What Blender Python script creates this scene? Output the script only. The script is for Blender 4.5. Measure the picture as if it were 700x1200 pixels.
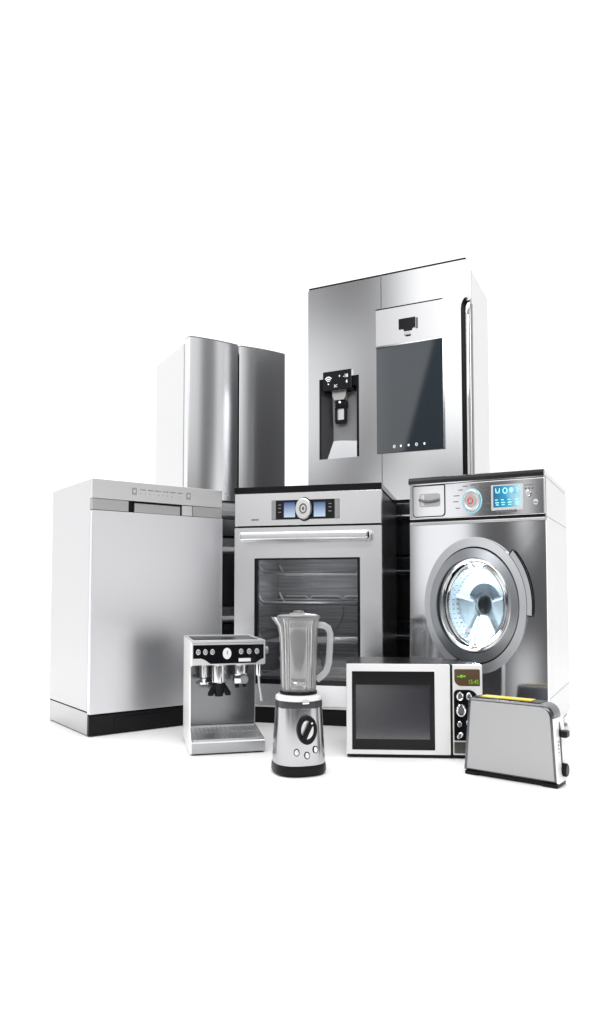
import bpy, bmesh, math, random
from mathutils import Vector, Matrix
random.seed(4)
for o in list(bpy.data.objects): bpy.data.objects.remove(o)
S = bpy.context.scene
COL = S.collection
R = math.radians

# ------------------------------------------------------------------ camera
cam_d = bpy.data.cameras.new('camera')
cam_d.sensor_fit = 'VERTICAL'; cam_d.sensor_height = 24.0
cam_d.lens = 839.2 / 1200 * 24.0
cam_d.shift_y = 46.9 / 1200
cam_d.clip_start = 0.05; cam_d.clip_end = 500
cam = bpy.data.objects.new('camera', cam_d); COL.objects.link(cam)
cam.location = (0, 0, 0.55); cam.rotation_euler = (R(90 + 3.178), 0, 0)
S.camera = cam

# ------------------------------------------------------------------ exposure
S.view_settings.view_transform = 'Standard'
S.view_settings.look = 'None'
S.view_settings.exposure = 0.0
S.view_settings.gamma = 1.0
try:
    S.cycles.use_denoising = True
    S.cycles.max_bounces = 10
    S.cycles.transparent_max_bounces = 16
    S.cycles.caustics_reflective = False
    S.cycles.caustics_refractive = False
except Exception: pass

# ------------------------------------------------------------------ world: white surround with made-up bright patches shaped for the steel's reflections
W = bpy.data.worlds.new('World'); S.world = W; W.use_nodes = True
nt = W.node_tree; N = nt.nodes; K = nt.links
for n in list(N): N.remove(n)
def mth(op, a, b=None, c=None):
    n = N.new('ShaderNodeMath'); n.operation = op
    for i, v in enumerate((a, b, c)):
        if v is None: continue
        if isinstance(v, (int, float)): n.inputs[i].default_value = v
        else: K.new(v, n.inputs[i])
    return n.outputs[0]
def sstep(x, lo, hi):
    n = N.new('ShaderNodeMapRange'); n.interpolation_type = 'SMOOTHSTEP'
    n.inputs['From Min'].default_value = lo; n.inputs['From Max'].default_value = hi
    K.new(x, n.inputs['Value'])
    return n.outputs['Result']
tc = N.new('ShaderNodeTexCoord'); sp = N.new('ShaderNodeSeparateXYZ')
K.new(tc.outputs['Generated'], sp.inputs[0])
DX, DY, DZ = sp.outputs
AZ = mth('MULTIPLY', mth('ARCTAN2', DX, mth('MULTIPLY', DY, -1)), 180 / math.pi)   # 0 = behind the camera, + = right
EL = mth('MULTIPLY', mth('ARCSINE', DZ), 180 / math.pi)
def band(x, lo, hi, s):
    return mth('MULTIPLY', sstep(x, lo - s, lo + s), mth('SUBTRACT', 1, sstep(x, hi - s, hi + s)))
def world_patch(a0, a1, e0, e1, sa, se, L):
    return mth('MULTIPLY', mth('MULTIPLY', band(AZ, a0, a1, sa), band(EL, e0, e1, se)), L)
def add(*xs):
    t = xs[0]
    for x in xs[1:]: t = mth('ADD', t, x)
    return t
BACK = mth('MULTIPLY', sstep(mth('ABSOLUTE', AZ), 92, 120), 1.3)
TOP = mth('MULTIPLY', sstep(EL, 48, 68), 1.25)
BOXES = [  # az0, az1, el0, el1, soft az, soft el, radiance
    (50, 70, -9, 8, 3, 2, 1.05),
    (26, 42, 8, 44, 2, 2, .85),
    (43, 51, 8, 44, 1.5, 2, .10),
    (53.5, 61, 6, 44, 1.5, 2, .80),
    (70, 82, 8, 44, 2, 2, .26),
    (-33.4, -20, 1, 12, .9, 4.5, .66),
    (-34, -20, -12, 12, 1.5, 4, .22),
    (-43.5, -30, 11, 44, 1.5, 3, 1.5),
    (-62, -49.8, 9, 44, 1, 2, .25),
    (-45.6, -41.2, 2.2, 9.3, .35, 1.2, 1.15),
    (-37.8, -36.6, 4.6, 9, .5, .8, .9),
    (-38.2, -36.4, -.5, 1.4, .6, .5, .8),
    (-60, -48.5, -1, 8, 1, 1, .22),
    (-92, -64, -6, 42, 4, 5, .95),
    (-14, -.5, 1, 12, 3, 2, .95),
]
EDGE = mth('MULTIPLY_ADD', mth('SUBTRACT', EL, 11.5), .29, -48)              # slanted edge of a bright patch added for the glass panel's diagonal reflection
SLANT_PATCH = mth('MULTIPLY', mth('MULTIPLY', mth('SUBTRACT', 1, sstep(mth('SUBTRACT', AZ, EDGE), -.25, .25)), sstep(AZ, -66, -60)), mth('MULTIPLY', band(EL, 9, 20.5, 2.2), .80))
FRONT = add(SLANT_PATCH, *[world_patch(*b) for b in BOXES])
BASE = mth('ADD', mth('MULTIPLY', sstep(EL, -6, 2), .06), .045)
TOT = mth('MAXIMUM', mth('MAXIMUM', BACK, TOP), mth('ADD', FRONT, BASE))
bg = N.new('ShaderNodeBackground'); wo = N.new('ShaderNodeOutputWorld')
bg.inputs['Color'].default_value = (1, 1, 1, 1)
K.new(TOT, bg.inputs['Strength']); K.new(bg.outputs[0], wo.inputs[0])

def area(name, loc, target, sx, sy, power, col=(1, 1, 1)):
    d = bpy.data.lights.new(name, 'AREA'); d.shape = 'RECTANGLE'; d.size = sx; d.size_y = sy
    d.energy = power; d.color = col
    o = bpy.data.objects.new(name, d); COL.objects.link(o); o.location = loc
    o.rotation_euler = (Vector(target) - Vector(loc)).to_track_quat('-Z', 'Y').to_euler()
    return o
area('front_fill', (0, -1.8, 3.6), (0, 2.6, .5), 4, 1.2, 135)  # added fill lamp, brightens the white fronts
area('overhead_fill', (0, 4.2, 5.0), (0, 4.2, 0), 9, 6.4, 400)  # lamp added to drive the floor to white
#area('side_softbox', (-5.5, 2.4, 2.0), (-.6, 3.2, .8), 3, 3, 120)
#area('side_softbox', (5.5, 1.6, 2.0), (.9, 3.2, .9), 3, 3, 120)

# ------------------------------------------------------------------ mesh helpers
class MB:
    def __init__(s): s.bm = bmesh.new()
    def box(s, x0, x1, y0, y1, z0, z1, bev=0.0, seg=2):
        t = bmesh.new()
        bmesh.ops.create_cube(t, size=1.0)
        for v in t.verts:
            v.co = Vector((x0 + (v.co.x + .5) * (x1 - x0), y0 + (v.co.y + .5) * (y1 - y0), z0 + (v.co.z + .5) * (z1 - z0)))
        if bev > 0:
            bmesh.ops.bevel(t, geom=list(t.edges), offset=bev, segments=seg, profile=.5, affect='EDGES')
        s._merge(t); return s
    def _merge(s, t, M=None):
        m = bpy.data.meshes.new('tmp'); t.to_mesh(m); t.free()
        if M is not None: m.transform(M)
        s.bm.from_mesh(m); bpy.data.meshes.remove(m)
    def prism(s, pts, y0, y1, plane='xz'):
        """polygon extruded along the third axis"""
        def P(p, d):
            if plane == 'xz': return (p[0], d, p[1])
            if plane == 'yz': return (d, p[0], p[1])
            return (p[0], p[1], d)
        a = [s.bm.verts.new(P(p, y0)) for p in pts]; b = [s.bm.verts.new(P(p, y1)) for p in pts]
        n = len(pts)
        fs = [s.bm.faces.new(a), s.bm.faces.new(b[::-1])]
        for i in range(n):
            fs.append(s.bm.faces.new((a[i], b[i], b[(i + 1) % n], a[(i + 1) % n])))
        return s
    def frame(s, outer, inner, y0, y1):
        """ring between two outlines with the same number of points (in x,z), from y0 to y1"""
        n = len(outer)
        V = [[s.bm.verts.new((p[0], y, p[1])) for p in pl] for pl, y in ((outer, y0), (inner, y0), (inner, y1), (outer, y1))]
        for k in range(4):
            A, B = V[k], V[(k + 1) % 4]
            for i in range(n):
                j = (i + 1) % n
                s.bm.faces.new((A[i], A[j], B[j], B[i]))
        return s
    def rings(s, rr, cap0=False, cap1=False):
        """skin through a list of closed rings of 3-D points"""
        V = [[s.bm.verts.new(p) for p in r] for r in rr]; n = len(rr[0])
        for A, B in zip(V, V[1:]):
            for i in range(n):
                j = (i + 1) % n
                s.bm.faces.new((A[i], A[j], B[j], B[i]))
        if cap0: s.bm.faces.new(V[0][::-1])
        if cap1: s.bm.faces.new(V[-1])
        return s
    def lathe(s, prof, c=(0, 0, 0), n=48, sx=1, sy=1, axis='z', p=2.0, loop=False):
        rr = []
        if loop: prof = list(prof) + [prof[0]]
        for r, h in prof:
            ring = []
            for i in range(n):
                a = 2 * math.pi * i / n
                ca, sa = math.cos(a), math.sin(a)
                if p != 2.0:
                    k = (abs(ca) ** p + abs(sa) ** p) ** (-1 / p); ca *= k; sa *= k
                u, v = r * ca * sx, r * sa * sy
                ring.append((c[0] + u, c[1] + v, c[2] + h) if axis == 'z' else (c[0] + u, c[1] + h, c[2] + v) if axis == 'y' else (c[0] + h, c[1] + u, c[2] + v))
            rr.append(ring)
        s.rings(rr, prof[0][0] > 1e-5 and not loop, prof[-1][0] > 1e-5 and not loop); return s
    def tube(s, pts, r, n=8, closed=False, flat=1.0):
        pts = [Vector(p) for p in pts]; m = len(pts); rr = []
        up = Vector((0, 0, 1))
        prev = None
        for i, p in enumerate(pts):
            if closed: t = pts[(i + 1) % m] - pts[i - 1]
            else: t = pts[min(i + 1, m - 1)] - pts[max(i - 1, 0)]
            t.normalize()
            if prev is None:
                a = t.cross(up)
                if a.length < .1: a = t.cross(Vector((1, 0, 0)))
            else:
                a = prev - t * prev.dot(t)
            a.normalize(); prev = a; b = t.cross(a)
            rr.append([p + (a * math.cos(2 * math.pi * k / n) + b * math.sin(2 * math.pi * k / n) * flat) * r for k in range(n)])
        if closed: rr.append(rr[0]); s.rings(rr)
        else: s.rings(rr, True, True)
        return s
    def put(s, other, M):
        s._merge(other.bm, M); return s
    def build(s, name, mat, parent=None, smooth=30):
        bmesh.ops.remove_doubles(s.bm, verts=s.bm.verts, dist=1e-6)
        bmesh.ops.recalc_face_normals(s.bm, faces=s.bm.faces)
        me = bpy.data.meshes.new(name); s.bm.to_mesh(me); s.bm.free()
        for p in me.polygons: p.use_smooth = True
        me.set_sharp_from_angle(angle=R(smooth))
        mats = mat if isinstance(mat, (list, tuple)) else [mat]
        for m in mats: me.materials.append(m)
        o = bpy.data.objects.new(name, me); COL.objects.link(o)
        wn = o.modifiers.new('weighted_normal', 'WEIGHTED_NORMAL'); wn.keep_sharp = True; wn.weight = 80
        if parent is not None: o.parent = parent
        return o

def ell(cx, cz, rx, rz, n=64, a0=0):
    return [(cx + rx * math.cos(a0 + 2 * math.pi * i / n), cz + rz * math.sin(a0 + 2 * math.pi * i / n)) for i in range(n)]
def rrect(x0, x1, z0, z1, r, n=5):
    """rounded rectangle; r may be a tuple (bottom-left, bottom-right, top-right, top-left)"""
    if not isinstance(r, tuple): r = (r,) * 4
    out = []
    for (cx, cz, sx, sz, a), q in zip(((x0, z0, 1, 1, 180), (x1, z0, -1, 1, 270), (x1, z1, -1, -1, 0), (x0, z1, 1, -1, 90)), r):
        q = max(q, 1e-4)
        for i in range(n + 1):
            t = R(a + 90 * i / n)
            out.append((cx + sx * q + q * math.cos(t), cz + sz * q + q * math.sin(t)))
    return out
def rect_ring(x0, x1, z0, z1, cx, cz, rx, rz, n=96):
    """rectangle sampled along the rays through an ellipse's points: a pair for frame()"""
    ang = sorted(set([2 * math.pi * i / n for i in range(n)]))
    corners = [math.atan2((z - cz) / rz, (x - cx) / rx) % (2 * math.pi) for x in (x0, x1) for z in (z0, z1)]
    for c in corners:
        k = min(range(len(ang)), key=lambda i: abs(ang[i] - c)); ang[k] = c
    ang.sort()
    outer, inner = [], []
    for a in ang:
        dx, dz = rx * math.cos(a), rz * math.sin(a)
        t = 1e9
        if dx > 1e-9: t = min(t, (x1 - cx) / dx)
        if dx < -1e-9: t = min(t, (x0 - cx) / dx)
        if dz > 1e-9: t = min(t, (z1 - cz) / dz)
        if dz < -1e-9: t = min(t, (z0 - cz) / dz)
        outer.append((cx + dx * t, cz + dz * t)); inner.append((cx + dx, cz + dz))
    return outer, inner
def arc(cx, cz, rx, rz, a0, a1, n=24):
    return [(cx + rx * math.cos(R(a0 + (a1 - a0) * i / n)), cz + rz * math.sin(R(a0 + (a1 - a0) * i / n))) for i in range(n + 1)]
def text(name, body, size, x, z, y, mat, parent, depth=.0006, sx=.8, align='CENTER'):
    """flat lettering standing on the plane y, facing -y"""
    cu = bpy.data.curves.new(name, 'FONT'); cu.body = body; cu.size = size; cu.align_x = align; cu.align_y = 'CENTER'
    cu.extrude = depth; cu.resolution_u = 2
    ob = bpy.data.objects.new(name, cu); COL.objects.link(ob)
    bpy.context.view_layer.update()
    me = bpy.data.meshes.new_from_object(ob.evaluated_get(bpy.context.evaluated_depsgraph_get()))
    bpy.data.objects.remove(ob); bpy.data.curves.remove(cu)
    me.transform(Matrix.Translation((x, y, z)) @ Matrix.Rotation(R(90), 4, 'X') @ Matrix.Diagonal((sx, 1, 1, 1)))
    me.name = name; me.materials.clear(); me.materials.append(mat)
    o = bpy.data.objects.new(name, me); COL.objects.link(o); o.parent = parent
    return o
def thing(name, label, cat, loc, rz):
    o = bpy.data.objects.new(name, None); COL.objects.link(o); o.empty_display_size = .1
    o.location = loc; o.rotation_euler = (0, 0, rz); o['label'] = label; o['category'] = cat
    return o

# ------------------------------------------------------------------ materials
def mat(name, col, rough=.4, metal=0., spec=.5, coat=0., brushed=0., aniso=0., emit=None, es=0., trans=0., ior=1.45, alpha=1., grain='h'):
    m = bpy.data.materials.new(name); m.use_nodes = True
    t = m.node_tree; b = t.nodes['Principled BSDF']
    col = (col, col, col) if isinstance(col, (int, float)) else col
    b.inputs['Base Color'].default_value = (*col, 1)
    b.inputs['Roughness'].default_value = rough; b.inputs['Metallic'].default_value = metal
    b.inputs['Specular IOR Level'].default_value = spec; b.inputs['IOR'].default_value = ior
    b.inputs['Coat Weight'].default_value = coat
    b.inputs['Transmission Weight'].default_value = trans; b.inputs['Alpha'].default_value = alpha
    if emit: b.inputs['Emission Color'].default_value = (*emit, 1); b.inputs['Emission Strength'].default_value = es
    if aniso:
        b.inputs['Anisotropic'].default_value = aniso
        tg = t.nodes.new('ShaderNodeTangent'); tg.direction_type = 'RADIAL'; tg.axis = 'Z'
        t.links.new(tg.outputs[0], b.inputs['Tangent'])
        b.inputs['Anisotropic Rotation'].default_value = .25 if grain == 'h' else 0.
    tc = t.nodes.new('ShaderNodeTexCoord')
    if brushed:
        mp = t.nodes.new('ShaderNodeMapping'); mp.inputs['Scale'].default_value = (4, 4, 900) if grain == 'h' else (700, 700, 4)
        nz = t.nodes.new('ShaderNodeTexNoise'); nz.inputs['Scale'].default_value = 1.5; nz.inputs['Detail'].default_value = 4
        t.links.new(tc.outputs['Object'], mp.inputs[0]); t.links.new(mp.outputs[0], nz.inputs['Vector'])
        mr = t.nodes.new('ShaderNodeMapRange'); mr.inputs['To Min'].default_value = max(.02, rough - brushed * .5); mr.inputs['To Max'].default_value = rough + brushed * .5
        t.links.new(nz.outputs['Fac'], mr.inputs['Value']); t.links.new(mr.outputs[0], b.inputs['Roughness'])
    else:
        nz = t.nodes.new('ShaderNodeTexNoise'); nz.inputs['Scale'].default_value = 9; nz.inputs['Detail'].default_value = 3
        mr = t.nodes.new('ShaderNodeMapRange'); mr.inputs['To Min'].default_value = rough * .88; mr.inputs['To Max'].default_value = rough * 1.12
        t.links.new(tc.outputs['Object'], nz.inputs['Vector']); t.links.new(nz.outputs['Fac'], mr.inputs['Value']); t.links.new(mr.outputs[0], b.inputs['Roughness'])
    return m
STEEL = mat('brushed_steel', (.80, .80, .82), .25, 1, brushed=.02, aniso=.3)
STEEL_B = mat('bowed_door_steel', (.72, .725, .74), .19, 1, brushed=.01, aniso=.5)
STEEL_X = mat('shaded_drawer_steel', (.20, .205, .22), .25, 1, brushed=.02)  # drawer steel darkened to carry the shade of the gaps
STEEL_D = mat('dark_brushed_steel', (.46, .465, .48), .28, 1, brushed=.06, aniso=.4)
STEEL_F = mat('fridge_steel', (.74, .745, .76), .15, 1, brushed=.02, aniso=.4)
STEEL_W = mat('washer_steel', (.72, .725, .75), .075, 1, brushed=.01)
SATIN = mat('satin_grey_steel', (.56, .56, .56), .42, 1, brushed=.05)
SATIN_L = mat('light_satin_steel', (.80, .80, .80), .38, 1, brushed=.05)
CHROME = mat('chrome', (.85, .85, .86), .07, 1)
WHITE = mat('white_enamel', (.70, .70, .705), .35)
OFFWHITE = mat('pale_grey_enamel', (.64, .64, .65), .35)
WPLAST = mat('white_plastic', (.8, .8, .8), .3)
GREY = mat('grey_plastic', (.30, .30, .31), .4)
MIDGREY = mat('mid_grey_plastic', (.14, .14, .145), .4)
RING = mat('matte_silver_ring', (.50, .51, .53), .42, .85, brushed=.04)
BLACK = mat('black_plastic', (.008, .008, .009), .34, spec=.18)
SEAM = mat('black_rubber', (.008, .008, .008), .7, spec=.2)
GLOSS = mat('black_glass', (.006, .006, .008), .08, spec=.28)
BENAMEL = mat('black_enamel', (.008, .008, .009), .30, spec=.2)
SMOKE = mat('smoked_glass', (.022, .032, .042), .03, ior=1.95)
FLOOR = mat('white_paper_floor', (.94, .94, .94), .75, spec=.2)

# ------------------------------------------------------------------ setting
fb = MB(); fb.rings([[(-9, .3, 0), (9, .3, 0), (9, 9, 0), (-9, 9, 0)]], cap1=True)
flo = fb.build('floor', FLOOR); flo['kind'] = 'structure'

# ================================================================== refrigerator with bowed doors (left)
t = thing('refrigerator', 'tall refrigerator with plain bowed steel double doors, no handles, standing behind the dishwasher', 'refrigerator', (-.6026, 3.8619, 0), .5195)
FW, FD, FH = .6044, .5498, 1.95
MB().box(0, FW, .076, FD, .03, FH - .012, .006).build('cabinet', WHITE, t)
MB().box(.01, FW - .01, .058, .076, .05, FH - .03).build('gasket', GREY, t)
def bowed(x0, x1, z0, z1, f, ythk=.058, n=28):
    m = MB(); rr = []
    front = [(x0 + (x1 - x0) * i / n, f(i / n)) for i in range(n + 1)]
    outl = [(x0, ythk)] + [(x0, f(0) + .003), (x0 + .003, f(0))] + front[1:-1] + [(x1 - .003, f(1)), (x1, f(1) + .003), (x1, ythk)]
    m.rings([[(p[0], p[1], z) for p in outl] for z in (z0, z1)], True, True)
    return m
f1 = lambda u: -.012 * (1 - (2 * u - 1) ** 2)
f2 = lambda u: -.0115 * (1 - (2 * u - 1) ** 2)
d1 = bowed(0, .300, 1.056, FH, f1).build('door', STEEL_B, t)
bowed(.002, .298, FH, FH + .006, f1).build('door_cap', MIDGREY, d1)
d2 = bowed(.308, FW, 1.056, FH - .002, f2).build('door', STEEL_B, t)
bowed(.310, FW - .002, FH - .002, FH + .004, f2).build('door_cap', MIDGREY, d2)
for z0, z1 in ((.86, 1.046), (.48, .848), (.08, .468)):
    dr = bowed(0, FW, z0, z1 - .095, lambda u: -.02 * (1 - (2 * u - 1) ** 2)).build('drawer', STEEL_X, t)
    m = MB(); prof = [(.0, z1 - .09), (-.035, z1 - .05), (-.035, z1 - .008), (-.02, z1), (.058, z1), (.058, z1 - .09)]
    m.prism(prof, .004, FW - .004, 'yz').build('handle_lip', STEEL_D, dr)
MB().box(.02, FW - .02, .09, FD - .05, 0, .05).build('plinth', BLACK, t)

# ================================================================== refrigerator with dispenser (right)
t = thing('refrigerator', 'largest refrigerator, with a water dispenser and dark glass panel, behind the washing machine', 'refrigerator', (.0507, 3.705, 0), -.4498)
FW, FD, FH = .843, .489, 2.14
MB().box(.004, FW - .002, .075, FD, .03, FH - .012, .008).build('cabinet', WHITE, t)
MB().box(.002, .0045, .076, FD - .002, .032, FH - .014).build('side_panel', mat('dark_reflect_panel', (.085, .085, .09), .45, spec=.2), t)  # unseen dark sheet, added to reflect as dark bands in the left fridge
MB().box(.015, FW - .015, .056, .075, .05, FH - .03).build('gasket', GREY, t)
DXL = .4035
# left door with an opening for the dispenser
dx0, dx1, dz0, dz1 = .064, .284, 1.232, 1.652
ld = MB()
outer = rrect(0, DXL, 1.0, FH, (.004, .002, .002, .012), 4); inner = rrect(dx0, dx1, dz0, dz1, .003, 4)
ld.frame(outer, inner, 0, .056)
ldo = ld.build('door', STEEL_F, t)
m = MB()
# recess: back slopes, side cheeks
bx0, bx1 = .155, .262
vs = [m.bm.verts.new(p) for p in ((dx0, .002, dz0), (dx1, .002, dz0), (dx1, .002, dz1), (dx0, .002, dz1),
                                  (dx0 + .035, .025, dz0 + .004), (bx1, .03, dz0 + .004), (bx1, .105, dz1 - .16), (bx0, .105, dz1 - .16), (bx1, .105, dz1), (bx0, .105, dz1))]
for q in ((0, 1, 5, 4), (1, 2, 8, 6, 5), (4, 5, 6, 7), (7, 6, 8, 9), (3, 9, 8, 2)):
    m.bm.faces.new([vs[i] for i in q])
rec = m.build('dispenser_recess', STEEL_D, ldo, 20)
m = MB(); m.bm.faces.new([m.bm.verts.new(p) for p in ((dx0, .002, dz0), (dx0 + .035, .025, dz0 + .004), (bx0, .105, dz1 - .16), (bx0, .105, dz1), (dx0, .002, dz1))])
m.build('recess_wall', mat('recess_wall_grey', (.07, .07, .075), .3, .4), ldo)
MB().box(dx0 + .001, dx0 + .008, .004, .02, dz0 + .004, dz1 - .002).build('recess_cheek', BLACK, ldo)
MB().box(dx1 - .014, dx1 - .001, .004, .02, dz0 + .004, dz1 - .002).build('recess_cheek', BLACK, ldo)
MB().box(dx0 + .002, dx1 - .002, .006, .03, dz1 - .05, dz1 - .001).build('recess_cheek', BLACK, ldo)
hd = MB().box(.091, .249, -.016, .05, 1.583, 1.684, .003).build('dispenser_display', GLOSS, ldo)
GLOW = mat('display_white_glow', (.7, .75, .8), .4, emit=(.85, .93, 1), es=.8)
for k, rr_ in enumerate((.012, .022, .032)):
    a = arc(.123, 1.622, rr_ * .75, rr_, 45, 135, 10)
    MB().tube([(p[0], -.0175, p[1]) for p in a], .0022, 6).build('wifi_arc', GLOW, hd)
MB().lathe([(.0035, -.002), (.0035, 0)], (.123, -.016, 1.617), 12, axis='y').build('wifi_dot', GLOW, hd)
text('digits', '-18', .026, .218, 1.650, -.0175, GLOW, hd)
text('digits', '4', .026, .224, 1.620, -.0175, GLOW, hd)
text('symbol', '*', .026, .185, 1.648, -.0175, GLOW, hd)
text('symbol', '3C', .020, .163, 1.603, -.0175, GLOW, hd)
sp_ = MB(); sp_.rings([[(.170 - w, .012, z), (.170 + w, .012, z), (.170 + w, .055, z), (.170 - w, .055, z)] for w, z in ((.040, 1.583), (.036, 1.555), (.026, 1.538))], True, True)
sp_.build('spout_housing', SATIN, ldo)
MB().box(.143, .205, .02, .06, 1.500, 1.538, .006).build('spout', BLACK, ldo)
MB().lathe([(.006, -.004), (.006, .0)], (.172, .019, 1.527), 12, axis='y').build('spout_light', GLOW, ldo)
pad = MB(); pad.frame(rrect(.142, .204, 1.418, 1.505, .008), rrect(.154, .192, 1.436, 1.496, .004), .024, .04)
pad.build('paddle', BLACK, ldo)
MB().box(.154, .192, .032, .038, 1.436, 1.497).build('paddle_plate', SATIN_L, ldo)
# right door
RX0 = .4064
rd = MB()
hz0, hz1, hx0, hx1 = 1.0, 1.962, .805, .851
# door outline with the pocket for the handle cut from its right edge
ol = [(RX0, 1.0), (hx0, 1.0), (hx0, hz1 - .06)] + [(hx0 + .038 - .038 * math.cos(R(a)), hz1 - .06 + .06 * math.sin(R(a))) for a in (20, 40, 60, 80)] + [(FW, hz1 + .004), (FW, FH - .03)] + \
     [(FW - .02 + .02 * math.cos(R(a)), FH - .02 + .02 * math.sin(R(a))) for a in (0, 30, 60, 90)] + [(RX0, FH)]
rd.prism(ol, 0, .056)
rdo = rd.build('door', STEEL_F, t)
MB().box(hx0 + .0005, FW - .004, .038, .054, 1.0, hz1 - .01).build('handle_pocket', BLACK, rdo)
MB().box(RX0, FW - .012, -.0008, .05, FH - .0002, FH + .008).build('door_cap', BLACK, rdo)
MB().box(.006, DXL, -.0008, .05, FH - .0002, FH + .008).build('door_cap', BLACK, ldo)
hb = MB(); path = [(.838, .004, 1.002), (.838, -.004, 1.2), (.838, -.006, 1.5), (.838, -.004, 1.86), (.838, .004, 1.905), (.838, .02, 1.925), (.837, .036, 1.93)]
hb.tube(path, .0105, 14).build('handle', CHROME, rdo)
MB().box(FW - .0035, FW + .006, .01, .05, 1.0, hz1 - .03, .003).build('edge_trim', SATIN_L, rdo)
MB().box(FW + .006, FW + .008, .012, .05, 1.0, hz1 - .03).build('edge_seam', MIDGREY, rdo)
pl = MB().box(.380, .720, -.010, -.0005, 1.776, 1.964, .002).build('ice_panel', STEEL, rdo)
MB().box(.380, .720, -.0108, -.001, 1.961, 1.9665).build('panel_edge', BLACK, rdo)
MB().box(.380, .720, -.012, -.001, 1.769, 1.776).build('panel_edge', CHROME, rdo)
gpm = MB(); gpm.rings([[(.380, -.0005, z), (.380, -.005, z), (.720, -.020, z), (.720, -.0005, z)] for z in (1.236, 1.768)], True, True)
gp = gpm.build('glass_panel', SMOKE, rdo)
m = MB(); m.prism([(.500, 1.845), (.522, 1.845), (.528, 1.833), (.565, 1.833), (.571, 1.845), (.585, 1.845), (.585, 1.897), (.500, 1.897)], -.0135, -.010)
ic = m.build('panel_icon', GLOSS, pl)
MB().box(.527, .566, -.013, -.0105, 1.812, 1.828, .002).build('icon_base', SATIN, ic)
MB().box(.535, .560, -.0132, -.0105, 1.806, 1.812).build('icon_foot', BLACK, ic)
MB().box(.586, .597, -.012, -.010, 1.838, 1.893, .001).build('icon_shade', MIDGREY, ic)
for i, x in enumerate((.472, .506, .546, .586, .626)):
    m = MB()
    if i in (0, 3): m.frame(ell(x, 1.264, .006, .008, 16), ell(x, 1.264, .0038, .0055, 16), -.0062 - (x - .38) * .0441, -.004 - (x - .38) * .0441)
    else: m.prism(ell(x, 1.264, .0045, .006, 12), -.0062 - (x - .38) * .0441, -.004 - (x - .38) * .0441)
    m.build('touch_symbol', GLOW, gp)
MB().box(.004, FW - .004, .01, .056, .985, .999).build('door_gap', SEAM, t)
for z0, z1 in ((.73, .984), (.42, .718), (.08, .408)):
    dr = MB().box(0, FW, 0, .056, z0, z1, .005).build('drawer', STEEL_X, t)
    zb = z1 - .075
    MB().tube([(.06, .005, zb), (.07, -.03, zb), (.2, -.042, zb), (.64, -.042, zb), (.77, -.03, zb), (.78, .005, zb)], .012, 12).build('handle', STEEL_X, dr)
MB().box(.02, FW - .02, .08, FD - .04, 0, .06).build('plinth', BLACK, t)

# ================================================================== dishwasher
t = thing('dishwasher', 'pale grey slim dishwasher with a recessed grip strip and black plinth, at the far left', 'dishwasher', (-.7928, 2.7398, 0), .6452)
DW, DD, DH = .5783, .4689, .9882
MB().box(0, DW, .024, DD, .092, DH, .003).build('cabinet', OFFWHITE, t)
DPAN = mat('dishwasher_steel', (.80, .80, .825), .34, 1, brushed=.05, aniso=.5)
cp = MB().box(0, DW, 0, .0235, .912, DH - .0005, .002).build('control_panel', SATIN_L, t)
# grip strip: two flat pieces and a pocket between
strip = MB()
so = MB().box(.002, .149, .003, .0235, .868, .9105).build('grip_strip', SATIN, t)
MB().box(.437, DW - .001, .003, .0235, .868, .9105).build('grip_strip', SATIN, t)
MB().box(.1495, .4365, .018, .0235, .868, .9105).build('grip_pocket', BLACK, so)
MB().box(.1755, .380, .006, .0175, .866, .905, .002).build('grip_plate', SATIN, so)
MB().box(.178, .380, .0045, .0175, .905, .9108).build('grip_shadow_gap', SEAM, so)
MB().box(.386, .436, .004, .0175, .868, .9105, .002).build('grip_end', SATIN_L, so)
MB().box(.3805, .3855, .005, .0175, .868, .9105).build('grip_groove', SEAM, so)
MB().box(0, DW + .003, -.002, .0235, .084, .8655, .003).build('door', DPAN, t)
MB().box(.003, DW - .003, .006, .0235, .8656, .8679).build('door_gap', SEAM, t)
for x in (.172, .414):
    b = MB().box(x - .010, x + .010, -.0015, .001, .937, .965, .0005).build('button', GREY, cp)
    MB().box(x - .004, x + .004, -.0022, -.0014, .945, .957).build('button_mark', OFFWHITE, b)
m = MB()
for i in range(30):
    x = .197 + i * .0066
    if i % 5 == 4: continue
    hh = (.004, .003, .005, .0035)[i % 4]
    m.box(x, x + .0042, -.001, .0005, .9535 + .006 - hh / 2, .9535 + .006 + hh / 2)
    if i % 3 == 0: m.box(x, x + .003, -.001, .0005, .942, .9445)
m.build('printed_symbols', MIDGREY, cp)
MB().box(.004, DW - .004, .006, .02, .0785, .0835).build('plinth_seam', SEAM, t)
pf = MB().box(.0, DW, .001, .02, .004, .078, .002).build('plinth', BLACK, t)
m = MB(); m.frame(rrect(.10, .56, .016, .066, (.02, .004, .004, .008), 4), rrect(.102, .558, .018, .064, (.019, .003, .003, .007), 4), -.0005, .001)
m.build('access_flap', GLOSS, pf)
MB().box(.0015, .012, .022, DD - .003, .004, .088, .001).build('side_plinth', SATIN, t)
MB().box(.012, DW - .003, .03, DD - .005, .0, .09).build('base', BLACK, t)
MB().box(-.0006, .004, .021, DD - .01, .0885, .0918).build('side_seam', SEAM, t)

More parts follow.
